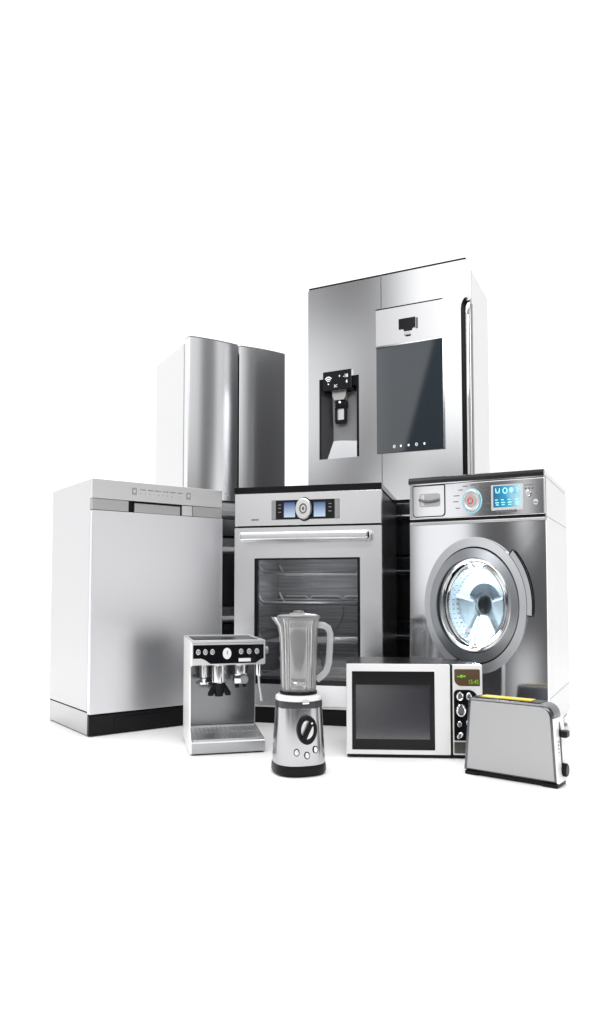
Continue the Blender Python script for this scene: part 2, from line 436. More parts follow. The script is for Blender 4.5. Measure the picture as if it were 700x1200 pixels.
# ================================================================== oven
t = thing('oven', 'oven with round dial between two blue screens and a long bar handle', 'oven', (-.2736, 3.0624, 0), -.2479)
OW, OD, OH = .6314, .5582, .9961
m = MB()
m.box(0.003, .02, .03, OD - .004, .0, .968); m.box(OW - .02, OW - .003, .03, OD - .004, .0, .968)
m.box(.02, OW - .02, OD - .02, OD - .004, .0, .968); m.box(.02, OW - .02, .03, OD - .02, .945, .968); m.box(.02, OW - .02, .06, OD - .02, .06, .085)
m.build('body', BENAMEL, t)
MB().box(-.002, OW + .002, -.006, OD, .970, OH, .003).build('cooktop', mat('cooktop_glass', (.005, .005, .006), .10, spec=.2), t)
cp = MB().box(0, OW, 0, .03, .830, .969, .003).build('control_panel', STEEL, t)
MB().box(.01, OW - .01, .008, .03, .8225, .8298).build('door_gap', SEAM, t)
dp = MB().box(.165, .457, -.003, .002, .854, .936, .001).build('display', GLOSS, cp)
for x0, x1 in ((.166, .184), (.438, .456)):
    MB().box(x0, x1, -.0038, -.0031, .855, .935).build('display_end', GREY, dp)
def screen_mat(name, c0, c1, z0, z1, s):
    m = mat(name, .02, .2, emit=(1, 1, 1), es=s); tr = m.node_tree; b = tr.nodes['Principled BSDF']
    tcn = tr.nodes.new('ShaderNodeTexCoord'); sx = tr.nodes.new('ShaderNodeSeparateXYZ'); tr.links.new(tcn.outputs['Object'], sx.inputs[0])
    mr = tr.nodes.new('ShaderNodeMapRange'); mr.inputs['From Min'].default_value = z0; mr.inputs['From Max'].default_value = z1
    tr.links.new(sx.outputs[2], mr.inputs['Value']); cr = tr.nodes.new('ShaderNodeValToRGB')
    cr.color_ramp.elements[0].color = (*c0, 1); cr.color_ramp.elements[1].color = (*c1, 1)
    tr.links.new(mr.outputs[0], cr.inputs[0]); tr.links.new(cr.outputs[0], b.inputs['Emission Color'])
    return m
LCD = screen_mat('oven_blue_screen', (.62, .78, .95), (.03, .09, .28), .864, .925, .9)
MB().box(.220, .268, -.0042, -.003, .863, .926).build('screen', LCD, dp)
MB().box(.349, .398, -.0042, -.003, .863, .924).build('screen', LCD, dp)
for x in (.201, .418):
    m = MB()
    for z in (.916, .902, .885): m.box(x - .006, x + .006, -.0036, -.003, z - .0015, z + .0015)
    m.build('printed_symbols', GREY, dp)
kb = MB().lathe([(.050, 0), (.050, -.003)], (.308, -.003, .896), 48, sx=.74, axis='y').build('dial_bezel', GLOSS, dp)
kb = MB().lathe([(.044, 0), (.044, -.018), (.040, -.022), (.022, -.022), (.019, -.020), (.0, -.020)], (.308, -.004, .896), 48, sx=.78, axis='y').build('dial', SATIN_L, cp)
MB().frame([(p[0], p[1]) for p in ell(.308, .896, .0165, .0215, 32)], ell(.308, .896, .0115, .0155, 32), -.0262, -.024).build('dial_ring', MIDGREY, kb)
m = MB(); m.prism(ell(.308, .896, .0050, .008, 20), -.0258, -.024); m.build('dial_mark', MIDGREY, kb)
m = MB(); m.box(.075, .107, -.0008, .0005, .853, .8585); m.build('badge', MIDGREY, cp)
# door: steel frame round the window
wx0, wx1, wz0, wz1 = .089, .542, .165, .692
m = MB(); m.frame(rrect(0, OW, .079, .822, .003, 3), rrect(wx0, wx1, wz0, wz1, .003, 3), 0, .035)
do = m.build('door', STEEL, t)
m = MB(); m.frame(rrect(wx0 + .0005, wx1 - .0005, wz0 + .0005, wz1 - .0005, .003, 3), rrect(wx0 + .012, wx1 - .012, wz0 + .02, wz1 - .008, .003, 3), .006, .03)
m.build('window_surround', GLOSS, do)
OGL = bpy.data.materials.new('oven_window_glass'); OGL.use_nodes = True
tr = OGL.node_tree; tr.nodes.clear()
o_ = tr.nodes.new('ShaderNodeOutputMaterial'); mx = tr.nodes.new('ShaderNodeMixShader'); fr_ = tr.nodes.new('ShaderNodeFresnel'); fr_.inputs[0].default_value = 1.6
tb = tr.nodes.new('ShaderNodeBsdfTransparent'); tb.inputs[0].default_value = (.62, .63, .65, 1); gl_ = tr.nodes.new('ShaderNodeBsdfGlossy'); gl_.inputs['Roughness'].default_value = .05
tr.links.new(fr_.outputs[0], mx.inputs[0]); tr.links.new(tb.outputs[0], mx.inputs[1]); tr.links.new(gl_.outputs[0], mx.inputs[2]); tr.links.new(mx.outputs[0], o_.inputs[0])
MB().box(wx0 + .0125, wx1 - .0125, .010, .014, wz0 + .0205, wz1 - .0085).build('window_glass', OGL, do)
hb = MB().box(.038, .588, -.062, -.036, .760, .800, .0125, 5).build('handle', STEEL, do)
for x in (.075, .552): MB().box(x - .012, x + .012, -.037, .001, .768, .792, .003).build('handle_post', STEEL, hb)
# cavity and racks
CAV = mat('oven_cavity_enamel', (.26, .26, .265), .5)
q = CAV.node_tree; tcq = q.nodes.new('ShaderNodeTexCoord'); mpq = q.nodes.new('ShaderNodeMapping'); mpq.inputs['Scale'].default_value = (2, 2, 90)
nq = q.nodes.new('ShaderNodeTexNoise'); nq.inputs['Scale'].default_value = 1.6; nq.inputs['Detail'].default_value = 5; rq = q.nodes.new('ShaderNodeValToRGB')
rq.color_ramp.elements[0].position = .3; rq.color_ramp.elements[1].position = .7
rq.color_ramp.elements[0].color = (.15, .15, .155, 1); rq.color_ramp.elements[1].color = (.36, .36, .365, 1)
q.links.new(tcq.outputs['Object'], mpq.inputs[0]); q.links.new(mpq.outputs[0], nq.inputs['Vector']); q.links.new(nq.outputs['Fac'], rq.inputs[0]); q.links.new(rq.outputs[0], q.nodes['Principled BSDF'].inputs['Base Color'])
ol_ = bpy.data.lights.new('oven_fill', 'POINT'); ol_.energy = 3.6; ol_.shadow_soft_size = .05  # fill light added to brighten the cavity behind the window
olo = bpy.data.objects.new('oven_fill', ol_); COL.objects.link(olo); olo.parent = t; olo.location = (.31, .12, .62)
m = MB(); cx0, cx1, cz0, cz1, cd = .075, .556, .14, .71, .42
vs = [m.bm.verts.new(p) for p in ((cx0, .036, cz0), (cx1, .036, cz0), (cx1, .036, cz1), (cx0, .036, cz1), (cx0, cd, cz0), (cx1, cd, cz0), (cx1, cd, cz1), (cx0, cd, cz1))]
for q in ((0, 1, 5, 4), (1, 2, 6, 5), (2, 3, 7, 6), (3, 0, 4, 7), (4, 5, 6, 7)): m.bm.faces.new([vs[i] for i in q])
cav = m.build('cavity', CAV, t)
MB().frame(ell(.308, .47, .085, .115, 40), ell(.308, .47, .075, .10, 40), cd - .006, cd - .001).build('fan_ring', CAV, cav)
WIRE = mat('rack_wire', (.80, .80, .79), .3, .4)
for k, z in enumerate((.632, .500, .335, .195)):
    m = MB()
    for y in (.05, .40):
        m.tube([(cx0 + .012, y, z + .045), (cx0 + .025, y, z + .02), (cx0 + .04, y, z), (cx1 - .04, y, z), (cx1 - .025, y, z + .02), (cx1 - .012, y, z + .045)], .0052, 8)
    if k in (1, 3): m.tube([(cx0 + .03, .06, z + .018), (cx1 - .03, .06, z + .018)], .003, 6)
    for yy in (.10, .16, .22, .28, .34): m.tube([(cx0 + .035, yy, z + .001), (cx1 - .035, yy, z + .001)], .0026, 6)
    for i in range(23):
        x = cx0 + .04 + (cx1 - cx0 - .08) * i / 22
        m.tube([(x, .05, z + .003), (x, .40, z + .003)], .0018, 5)
    m.build('rack', WIRE, cav)
m = MB(); m.tube([(cx0 + .05, .39, .53), (.22, .39, .53), (.235, .39, .515), (.25, .39, .53), (.38, .39, .53), (.395, .39, .515), (.41, .39, .53), (cx1 - .05, .39, .53)], .004, 6)
m.build('heating_element', WIRE, cav)
MB().box(.006, OW - .006, .006, .03, .068, .0775, .002).build('plinth_trim', SATIN_L, t)
MB().box(.004, OW - .004, .02, .05, 0, .067).build('plinth', BLACK, t)

# ================================================================== washing machine
t = thing('washing_machine', 'front loading washing machine with steel front, round glass door and blue screen, at the right', 'washing machine', (.4232, 2.7141, 0), -.4782)
WW, WD, WH = .4926, .5865, .9802
m = MB()
m.box(.002, .016, .03, WD - .004, .062, .955); m.box(.016, WW - .016, WD - .02, WD - .004, .062, .955); m.box(.016, WW - .016, .03, WD - .02, .062, .08)
m.build('cabinet', BENAMEL, t)
sd = MB().box(WW - .016, WW, .020, WD, .062, .9575, .002).build('side_panel', WHITE, t)
for z in (.8170, .177): MB().box(WW - .0005, WW + .0006, .022, WD - .004, z - .0013, z + .0013).build('panel_seam', GREY, sd)
MB().box(WW + .0001, WW + .0009, .0205, .026, .07, .955).build('panel_seam', GREY, sd)
lid = MB().box(.002, WW - .0005, .015, WD, .9605, WH, .004).build('lid', WHITE, t)
m = MB(); m.prism([(-.008, .957), (-.010, .968), (-.006, .978), (.004, .9815), (.0145, .9815), (.0145, .957)], -.001, WW - .001, 'yz')
m.build('lid_front_edge', mat('lid_edge_steel', (.12, .12, .125), .22, 1), lid)
MB().box(.002, WW - .002, -.004, .0145, .9525, .9568).build('lid_strip', CHROME, lid)
cp = MB().box(0, WW, 0, .024, .822, .952, .004).build('control_panel', STEEL_W, t)
MB().box(.002, WW - .002, .004, .024, .8125, .8215).build('panel_gap', SEAM, t)
MB().box(.0, WW - .001, -.001, .024, .800, .8122, .003).build('panel_trim', SATIN, t)
# detergent drawer
dr = MB(); dr.frame(rrect(.013, .139, .830, .953 - .003, (.014, .014, .004, .004), 4), rrect(.016, .136, .833, .947, (.012, .012, .003, .003), 4), -.0015, .001)
dr = dr.build('drawer', SEAM, cp)
m = MB(); m.prism(rrect(.0165, .1355, .8335, .9465, (.012, .012, .003, .003), 4), -.004, -.0002); m.build('drawer_front', STEEL_W, dr)
m = MB(); m.prism(rrect(.040, .120, .868, .918, .008, 4), -.0055, -.0042); m.build('drawer_grip', SATIN, dr)
m = MB(); m.tube([(.040, -.008, .896), (.060, -.012, .889), (.085, -.012, .887), (.118, -.008, .893)], .005, 8); m.build('drawer_grip_lip', MIDGREY, dr)
MB().box(.046, .060, -.0075, -.0054, .872, .913, .002).build('drawer_mark', SATIN_L, dr)
# dial
BLUE_RING = mat('dial_light_ring', (.3, .6, .7), .3, emit=(.35, .75, .85), es=.45)
kn = MB().lathe([(.046, 0), (.046, -.003), (.041, -.003), (.041, 0)], (.238, -.0005, .882), 48, sx=.80, axis='y', loop=True).build('dial_ring', BLUE_RING, cp)
kn = MB().lathe([(.040, 0), (.040, -.014), (.036, -.018), (.030, -.018), (.027, -.0165), (0, -.0165)], (.238, -.0005, .882), 48, sx=.78, axis='y').build('dial', SATIN_L, cp)
MB().lathe([(.026, 0), (.026, -.002), (0, -.002)], (.237, -.017, .882), 40, sx=.76, axis='y').build('dial_cap', SATIN, kn)
RED = mat('red_power_mark', (.55, .03, .02), .4, emit=(.8, .05, .03), es=.25)
m = MB(); m.tube([(p[0], -.0195, p[1]) for p in arc(.236, .881, .0085, .011, 125, 415, 18)], .0021, 6); m.box(.2345, .2375, -.0205, -.0185, .884, .897); m.build('power_mark', RED, kn)
for a, w in ((205, .016), (180, .020), (158, .022), (133, .016), (108, .018), (85, .020), (60, .022), (38, .018), (-12, .016), (-35, .020)):
    x = .238 + .062 * .8 * math.cos(R(a)); z = .882 + .058 * math.sin(R(a)); c_ = math.cos(R(a))
    x0_ = x - w if c_ < -.3 else x if c_ > .3 else x - w / 2
    MB().box(x0_, x0_ + w, -.0006, .0005, z - .0015, z + .0018).build('programme_mark', MIDGREY, cp)
# screen
fr = MB(); fr.frame(rrect(.308, .420, .842, .934, .003, 3), rrect(.315, .412, .852, .930, .002, 3), -.003, .001)
fr.build('screen_frame', SATIN_L, cp)
SCR = bpy.data.materials.new('washer_blue_screen'); SCR.use_nodes = True
tr = SCR.node_tree; b = tr.nodes['Principled BSDF']; b.inputs['Base Color'].default_value = (.01, .02, .03, 1); b.inputs['Roughness'].default_value = .15
tcn = tr.nodes.new('ShaderNodeTexCoord'); gd = tr.nodes.new('ShaderNodeSeparateXYZ'); tr.links.new(tcn.outputs['Object'], gd.inputs[0])
mr = tr.nodes.new('ShaderNodeMapRange'); mr.inputs['From Min'].default_value = .315; mr.inputs['From Max'].default_value = .412
tr.links.new(gd.outputs[0], mr.inputs['Value']); cr = tr.nodes.new('ShaderNodeValToRGB')
cr.color_ramp.elements[0].color = (.02, .13, .28, 1); cr.color_ramp.elements[1].color = (.60, .90, .97, 1)
e = cr.color_ramp.elements.new(.45); e.color = (.03, .36, .62, 1)
nzz = tr.nodes.new('ShaderNodeTexNoise'); nzz.inputs['Scale'].default_value = 28; tr.links.new(tcn.outputs['Object'], nzz.inputs['Vector'])
ad = tr.nodes.new('ShaderNodeMath'); ad.operation = 'MULTIPLY_ADD'; ad.inputs[1].default_value = .5; tr.links.new(nzz.outputs['Fac'], ad.inputs[0])
sb = tr.nodes.new('ShaderNodeMath'); sb.operation = 'SUBTRACT'; sb.inputs[1].default_value = .25
tr.links.new(mr.outputs[0], ad.inputs[2]); tr.links.new(ad.outputs[0], sb.inputs[0]); tr.links.new(sb.outputs[0], cr.inputs[0])
tr.links.new(cr.outputs[0], b.inputs['Emission Color']); b.inputs['Emission Strength'].default_value = .95
sc = MB().box(.3155, .4115, -.0015, .001, .8525, .9295).build('screen', SCR, cp)
AQUA = mat('screen_symbol_glow', (.4, .9, .95), .4, emit=(.20, .75, .85), es=.8)
m = MB(); m.tube([(.324, -.0022, .921), (.326, -.0022, .905), (.336, -.0022, .905), (.338, -.0022, .921)], .0018, 5); m.build('screen_symbol', AQUA, sc)
m = MB(); m.tube([(p[0], -.0022, p[1]) for p in ell(.357, .912, .0075, .0095, 16)], .0018, 5, True); m.build('screen_symbol', AQUA, sc)
m = MB(); m.prism(ell(.379, .913, .007, .009, 16), -.0024, -.0012); m.build('screen_symbol', AQUA, sc)
m = MB(); m.tube([(.398, -.0022, .920), (.404, -.0022, .914), (.398, -.0022, .905)], .0015, 5); m.build('screen_symbol', AQUA, sc)
for x in (.322, .343, .366, .392):
    m = MB(); m.box(x, x + .013, -.0022, -.0012, .868, .871); m.box(x, x + .009, -.0022, -.0012, .878, .881); m.box(x + .002, x + .012, -.0022, -.0012, .860, .863); m.build('screen_line', AQUA, sc)
for i in range(5):
    MB().box(.324 + i * .0152, .336 + i * .0152, -.004, .001, .834, .843, .001).build('button', MIDGREY, cp)
m = MB()
m.box(.424, .458, -.0006, .0005, .926, .9285); m.box(.465, .480, -.0006, .0005, .896, .899)
for x in (.428, .440, .452): m.box(x - .003, x + .003, -.0006, .0005, .912, .918)
m.build('printed_symbols', MIDGREY, cp)
MB().lathe([(.0115, 0), (.0115, -.008), (.009, -.0095), (0, -.0095)], (.438, 0, .897), 28, sx=.8, axis='y').build('knob', CHROME, cp)
kn2 = MB().lathe([(.010, 0), (.010, -.006), (0, -.006)], (.462, 0, .866), 28, sx=.8, axis='y').build('knob', SATIN_L, cp)
MB().box(.456, .468, -.0068, -.0058, .862, .866).build('knob_mark', MIDGREY, kn2)
# front panel with the round opening
CXD, CZD = .244, .5015
OR_, OZ_ = .130, .170
ou, inn = rect_ring(.0005, WW - .0005, .066, .7995, CXD, CZD, OR_, OZ_)
def belly(z): return -.030 * max(0, (.80 - z) / .73) ** 2
m = MB(); NP = len(ou); steps = [i / 12 for i in range(13)]
m.rings([[(a[0], .022, a[1]) for a in ou]] + [[(a[0] + (b_[0] - a[0]) * q, belly(a[1] + (b_[1] - a[1]) * q), a[1] + (b_[1] - a[1]) * q) for a, b_ in zip(ou, inn)] for q in steps] + [[(b_[0], .022, b_[1]) for b_ in inn]])
m.build('front_panel', STEEL_W, t)
m = MB(); zz = [.066 + (.7995 - .066) * i / 16 for i in range(17)]
m.rings([[(WW - .003, belly(z) - .0012, z), (WW + .0012, belly(z) - .0012, z), (WW + .0012, .0195, z), (WW - .003, .0195, z)] for z in zz], True, True)
m.build('corner_trim', CHROME, t)
# door ring (silver), groove, inner ring, chrome, glass
def ring_lathe(prof, name, mt, par, z=CZD, x=CXD, sxr=.75, n=96):
    return MB().lathe(prof, (x, 0, z), n, sx=sxr, axis='y').build(name, mt, par)
dor = MB().lathe([(.247, .012), (.247, -.016), (.243, -.022), (.212, -.026), (.212, .012)], (.246, 0, .5015), 96, sx=.75, axis='y', loop=True).build('door', RING, t)
MB().lathe([(.2118, -.003), (.2118, -.022), (.2075, -.022), (.2075, -.003)], (.243, 0, .5015), 96, sx=.775, axis='y', loop=True).build('groove', SEAM, dor)
MB().lathe([(.207, -.003), (.207, -.024), (.204, -.027), (.172, -.034), (.168, -.030), (.168, -.003)], (.243, 0, .5015), 96, sx=.775, axis='y', loop=True).build('inner_ring', mat('door_inner_ring', (.30, .315, .335), .32, .9, brushed=.04), dor)
MB().lathe([(.1678, -.004), (.1678, -.036), (.164, -.041), (.158, -.040), (.154, -.034), (.154, .0)], (.250, 0, .5025), 96, sx=.765, axis='y', loop=True).build('chrome_rim', CHROME, dor)
GB = bpy.data.materials.new('door_glass'); GB.use_nodes = True; q = GB.node_tree; q.nodes.clear()
o2 = q.nodes.new('ShaderNodeOutputMaterial'); m2 = q.nodes.new('ShaderNodeMixShader'); f2_ = q.nodes.new('ShaderNodeFresnel'); f2_.inputs[0].default_value = 1.5
t2 = q.nodes.new('ShaderNodeBsdfTransparent'); t2.inputs[0].default_value = (.93, .97, 1, 1); g2_ = q.nodes.new('ShaderNodeBsdfGlossy'); g2_.inputs['Roughness'].default_value = .02
q.links.new(f2_.outputs[0], m2.inputs[0]); q.links.new(t2.outputs[0], m2.inputs[1]); q.links.new(g2_.outputs[0], m2.inputs[2]); q.links.new(m2.outputs[0], o2.inputs[0])
MB().rings([[(.250 + r * .765 * math.cos(2 * math.pi * k / 80), y, .5025 + r * math.sin(2 * math.pi * k / 80)) for k in range(80)] for r, y in ((.1538, -.030), (.1535, .004), (.148, .02), (.132, .037), (.105, .05), (.07, .058), (.035, .0615), (.004, .062))], False, True).build('door_glass', GB, dor)
# handle bracket hugging the ring on the right
a_out = arc(.246, .5015, .201, .268, 47, -8, 24); a_in = arc(.246, .5015, .184, .2455, 47, -8, 24)
m = MB(); m.prism(a_out + a_in[::-1], -.022, -.002); hdl = m.build('door_handle', RING, dor)
m = MB(); m.tube([(a_in[0][0], -.020, a_in[0][1])] + [(p[0] + .001, -.0205, p[1] + .001) for p in a_out] + [(a_in[-1][0], -.020, a_in[-1][1])], .0028, 6); m.build('handle_edge', SEAM, hdl)
# drum
DRUM = mat('drum_steel', (.76, .83, .87), .25, .25)
m = MB(); m.rings([[(.250 + r * .76 * math.cos(2 * math.pi * k / 72), y, .5025 + r * math.sin(2 * math.pi * k / 72)) for k in range(72)] for r, y in ((.172, .023), (.168, .08), (.150, .125), (.05, .14))], False, True); drum = m.build('drum', DRUM, t)
MB().lathe([(.176, .004), (.176, .03), (.156, .03), (.150, .012), (.156, .002)], (.250, 0, .5025), 72, sx=.765, axis='y', loop=True).build('door_seal', mat('seal_rubber', (.22, .23, .24), .5), t)
DK = mat('drum_dark_tone', (.075, .095, .11), .25, .3)  # these tones copy the dark and bright reflections in the door glass
MD_ = mat('drum_grey_tone', (.46, .53, .56), .25, .4)
LT = mat('drum_bright_tone', (.82, .88, .91), .25)
def sector(a0, a1, r0, r1, y0, y1, n=10, taper=0):
    A = arc(.250, .5025, r0 * .76, r0, a0 + taper, a1 - taper, n); B = arc(.250, .5025, r1 * .76, r1, a0, a1, n)
    return MB().prism(A + B[::-1], y0, y1)
sector(26, 154, .046, .080, .118, .137).build('drum_tone_sector', DK, drum)
for a0, a1 in ((172, 236), (304, 368)): sector(a0, a1, .046, .118, .112, .132, taper=-4).build('drum_tone_sector', MD_, drum)  # sectors laid out after the dark pattern in the glass
for a, w, r0 in ((270, 22, .040), (166, 3.5, .05), (14, 3.5, .05), (242, 3, .05), (298, 3, .05)):  # pale arms stand in for bright streaks in the glass
    rr = []
    for y, k in ((.088, .6), (.105, .9), (.136, 1)):
        A = arc(.250, .5025, .135 * .76, .135, a - w * k, a + w * k, 6); B = arc(.250, .5025, r0 * .76, r0, a - w * k * 1.1, a + w * k * 1.1, 6)
        rr.append([(p[0], y, p[1]) for p in A + B[::-1]])
    MB().rings(rr, True, True).build('drum_bright_arm', LT, drum)
MB().lathe([(.034, .139), (.031, .10), (.022, .090), (0, .086)], (.250, 0, .5025), 36, sx=.66, axis='y').build('drum_hub', BLACK, drum)
m = MB()
for ring_r, cnt in ((.134, 46), (.146, 50), (.158, 54)):
    for k in range(cnt):
        a = 2 * math.pi * k / cnt; y = .112 - (ring_r - .134) * 2.2
        cx_, cz_ = .250 + ring_r * .76 * math.cos(a), .5025 + ring_r * math.sin(a)
        m.lathe([(.0022, y - .004), (.0022, y + .02)], (cx_, 0, cz_), 6, sx=.8, axis='y')
ho = m.build('drum_holes', MIDGREY, drum); ho['kind'] = 'stuff'
for zl, en in ((.632, 1.3), (.385, 1.5)):  # fill lights added near the rim to brighten the drum
    ld_ = bpy.data.lights.new('drum_fill', 'POINT'); ld_.energy = en; ld_.color = (.86, .95, 1.0); ld_.shadow_soft_size = .012
    lo = bpy.data.objects.new('drum_fill', ld_); COL.objects.link(lo); lo.parent = t; lo.location = (.250, .030, zl)
MB().box(.006, WW - .010, .012, .03, .045, .0655).build('base_strip', MIDGREY, t)
MB().box(.006, WW - .010, .04, WD - .03, .045, .0615).build('base', BLACK, t)
for x in (.04, WW - .035):
    for y in (.06, WD - .03): MB().lathe([(.026, 0), (.026, .008), (.014, .012), (.014, .046)], (x, y, 0), 20).build('foot', GREY, t)

# ================================================================== espresso machine
t = thing('espresso_machine', 'steel espresso machine with black button panel and drip tray, in front of the dishwasher', 'coffee machine', (-.3639, 2.4324, 0), .2377)
POL = mat('polished_steel', (.80, .80, .81), .13, 1)
EW, ED, EH = .2559, .2914, .382
m = MB(); m.prism([(.0, .006), (.0, .04), (.02, .055), (.045, .075), (.055, .29), (.0, .30), (.0, EH - .004), (.01, EH), (ED, EH), (ED, .02), (.19, .002)], 0, .006, 'yz')
m.build('side_panel', mat('bright_white_side', (.93, .93, .93), .35), t)
MB().box(.0062, EW, .19, ED, .004, EH - .012, .002).build('body', STEEL_D, t)
MB().box(.012, EW - .004, .184, .1895, .05, .298).build('back_panel', mat('back_panel_steel', (.20, .205, .21), .2, 1, brushed=.02), t)
head = MB(); head.prism([(.0, .302), (.0, EH - .008), (.006, EH - .004), (.189, EH - .004), (.189, .306), (.03, .297)], .0062, EW, 'yz')
head = head.build('head', SATIN_L, t)
m = MB(); m.prism([(.008, .369), (.250, .369), (.250, .322), (.236, .316), (.222, .306), (.066, .306), (.050, .318), (.036, .324), (.008, .324)], -.003, -.0003)
bp = m.build('button_panel', GLOSS, head)
for i, x in enumerate((.025, .049, .073, .171, .199, .226)):
    bt = MB().lathe([(.0095, 0), (.0095, -.004), (.0075, -.005), (0, -.005)], (x, -.003, .346), 24, sx=.82, axis='y').build('button', SATIN, bp)
    MB().frame(ell(x, .346, .0045, .006, 14), ell(x, .346, .003, .0042, 14), -.0086, -.0079).build('button_mark', MIDGREY, bt)
gz = MB().lathe([(.019, 0), (.019, -.005), (.0155, -.006), (0, -.006)], (.1225, -.003, .340), 36, sx=.76, axis='y').build('gauge', WPLAST, bp)
MB().box(.1215, .1240, -.0098, -.0088, .337, .350).build('gauge_needle', MIDGREY, gz)
MB().box(.163, .205, -.0040, -.003, .3115, .323).build('badge', WPLAST, bp)
# cup rail
m = MB(); m.box(.0062, EW - .006, .0, .012, EH - .0045, EH + .003, .001); m.box(.0062, EW - .006, ED - .012, ED, EH - .004, EH + .004, .001); m.box(EW - .010, EW, .0, ED, EH - .0045, EH + .002, .001); m.box(.002, .010, .0, ED, EH - .003, EH + .0042, .001)
m.build('cup_rail', SATIN_L, t)
MB().box(.0105, EW - .0105, .0125, ED - .0125, EH - .006, EH - .002).build('cup_tray', BENAMEL, t)
# base and drip tray
m = MB(); m.prism([(.0, .006), (.0, .040), (.004, .0445), (.012, .045), (.183, .064), (.183, .006)], .0062, EW, 'yz'); bs = m.build('base', STEEL_D, t)
MB().box(.02, EW - .01, .02, .27, 0, .0062).build('foot_plate', BLACK, t)
tr_m = MB()
def on_slope(y): return .045 + (y - .012) * (.019 / .171)
def slope_quad(mm, x0, x1, y0, y1, h):
    mm.rings([[(x0, y0, on_slope(y0) + q), (x1, y0, on_slope(y0) + q), (x1, y1, on_slope(y1) + q), (x0, y1, on_slope(y1) + q)] for q in (-.0005, h)], True, True)
slope_quad(tr_m, .012, EW - .008, .022, .172, .0016); trn = tr_m.build('drip_tray', mat('tray_grey', (.42, .42, .43), .4), bs)
m = MB()
for i in range(15):
    x = .017 + i * .0152
    slope_quad(m, x, x + .0128, .030, .092, .0026); slope_quad(m, x, x + .0128, .100, .164, .0026)
slope_quad(m, .010, EW - .006, .014, .024, .004); slope_quad(m, .010, EW - .006, .166, .178, .005); slope_quad(m, .010, .0155, .024, .166, .004); slope_quad(m, EW - .0115, EW - .006, .024, .166, .004)
m.build('grate', SATIN_L, trn)
# groups
m = MB(); m.lathe([(.018, .296), (.018, .252), (.013, .246), (.013, .240), (.031, .236), (.031, .229), (.024, .226)], (.054, .09, 0), 28, sx=.85); m.build('hot_water_outlet', POL, t)
gr = MB().lathe([(.0285, .297), (.030, .290), (.030, .236), (.026, .232)], (.106, .075, 0), 32, sx=.9).build('brew_group', POL, t)
m = MB(); m.lathe([(.024, .234), (.021, .205), (.015, .192), (.015, .186)], (.106, .075, 0), 24)
for s_ in (-1, 1):
    m.tube([(.106 + s_ * .012, .07, .224), (.106 + s_ * .022, .066, .210), (.106 + s_ * .030, .064, .196), (.106 + s_ * .030, .064, .190)], .0105, 10)
m.build('portafilter_spout', BLACK, gr)
g2 = MB().lathe([(.0275, .297), (.029, .290), (.029, .264), (.024, .260)], (.184, .08, 0), 32, sx=.92).build('brew_group', POL, t)
m = MB(); m.box(.157, .199, .056, .10, .228, .262, .006); m.build('outlet_block', CHROME, g2)
MB().lathe([(.0155, 0), (.0155, -.014), (.012, -.018), (0, -.018)], (.193, .062, .244), 24, sx=.85, axis='y').build('steam_knob', GREY, g2)
m = MB(); m.lathe([(.008, .230), (.007, .214)], (.170, .075, 0), 12); m.lathe([(.008, .230), (.007, .216)], (.196, .075, 0), 12); m.build('nozzle', BLACK, g2)
wn = MB().lathe([(.010, .298), (.010, .262), (.006, .256)], (.238, .03, 0), 16).build('steam_wand', CHROME, t)
m = MB(); m.tube([(.238, .03, .262), (.240, .028, .225), (.246, .024, .185)], .0042, 8); m.tube([(.2455, .0245, .190), (.2475, .023, .172)], .0055, 8); m.build('wand_tip', SATIN_L, wn)
m = MB(); m.lathe([(.012, 0), (.013, .004), (.013, .018), (.009, .020)], (EW, .05, .345), 20, axis='x'); m.build('side_knob', GREY, t)

# ================================================================== blender
t = thing('blender', 'countertop blender with clear jug on a steel base with one big dial, front row', 'blender', (0, 2.232, 0), R(17))
P_ = 2.5
MB().lathe([(.070, 0), (.078, .003), (.0815, .010), (.081, .024), (.0795, .033)], n=72, p=P_).build('foot_ring', BLACK, t)
bo = MB().lathe([(.0785, .033), (.0785, .036), (.0745, .120), (.0700, .199), (.069, .201)], n=72, p=P_).build('base', mat('blender_steel', (.47, .47, .48), .17, 1, brushed=.04, grain='v'), t)
MB().lathe([(.0695, .2005), (.0705, .203), (.0700, .218), (.069, .220)], n=72, p=P_).build('band', mat('band_grey', (.035, .035, .037), .3), t)
MB().lathe([(.0685, .2195), (.0705, .222), (.0695, .232), (.064, .236), (.052, .238)], n=72, p=2.2).build('white_collar', WPLAST, t)
MB().lathe([(.056, .236), (.058, .240), (.056, .247), (.05, .248)], n=64).build('jug_mount', BLACK, t)
MB().box(-.011, .011, -.0765, -.068, .214, .224, .003).build('latch', CHROME, t)
def on_base(ang, z):
    a = R(ang); rr_ = .0785 + (z - .036) * (.0700 - .0785) / .163
    ca, sa = abs(math.cos(a)), abs(math.sin(a)); k = (ca ** P_ + sa ** P_) ** (-1 / P_)
    r_ = rr_ * k
    tilt = math.atan(.0085 / .163)
    return Matrix.Translation((math.sin(a) * r_, -math.cos(a) * r_, z)) @ Matrix.Rotation(a * .6, 4, 'Z') @ Matrix.Rotation(-tilt, 4, 'X')
M0 = on_base(2, .139)
dl = MB().put(MB().lathe([(.043, .004), (.043, -.008), (.040, -.011), (.030, -.011), (.0285, -.006), (.0285, .004)], n=56, sx=.72, axis='y'), M0).build('dial', BLACK, bo)
MB().put(MB().lathe([(.0283, .004), (.0283, -.0075), (.026, -.009), (0, -.009)], n=48, sx=.74, axis='y'), M0).build('dial_face', SATIN_L, dl)
gripm = MB(); gripm.box(-.0075, .0075, -.020, -.008, -.030, .030, .004)
MB().put(gripm, M0 @ Matrix.Rotation(R(28), 4, 'Y')).build('dial_grip', BLACK, dl)
mk = MB(); mk.lathe([(.0028, -.019), (.0028, -.021)], (0, 0, .023), 12, axis='y')
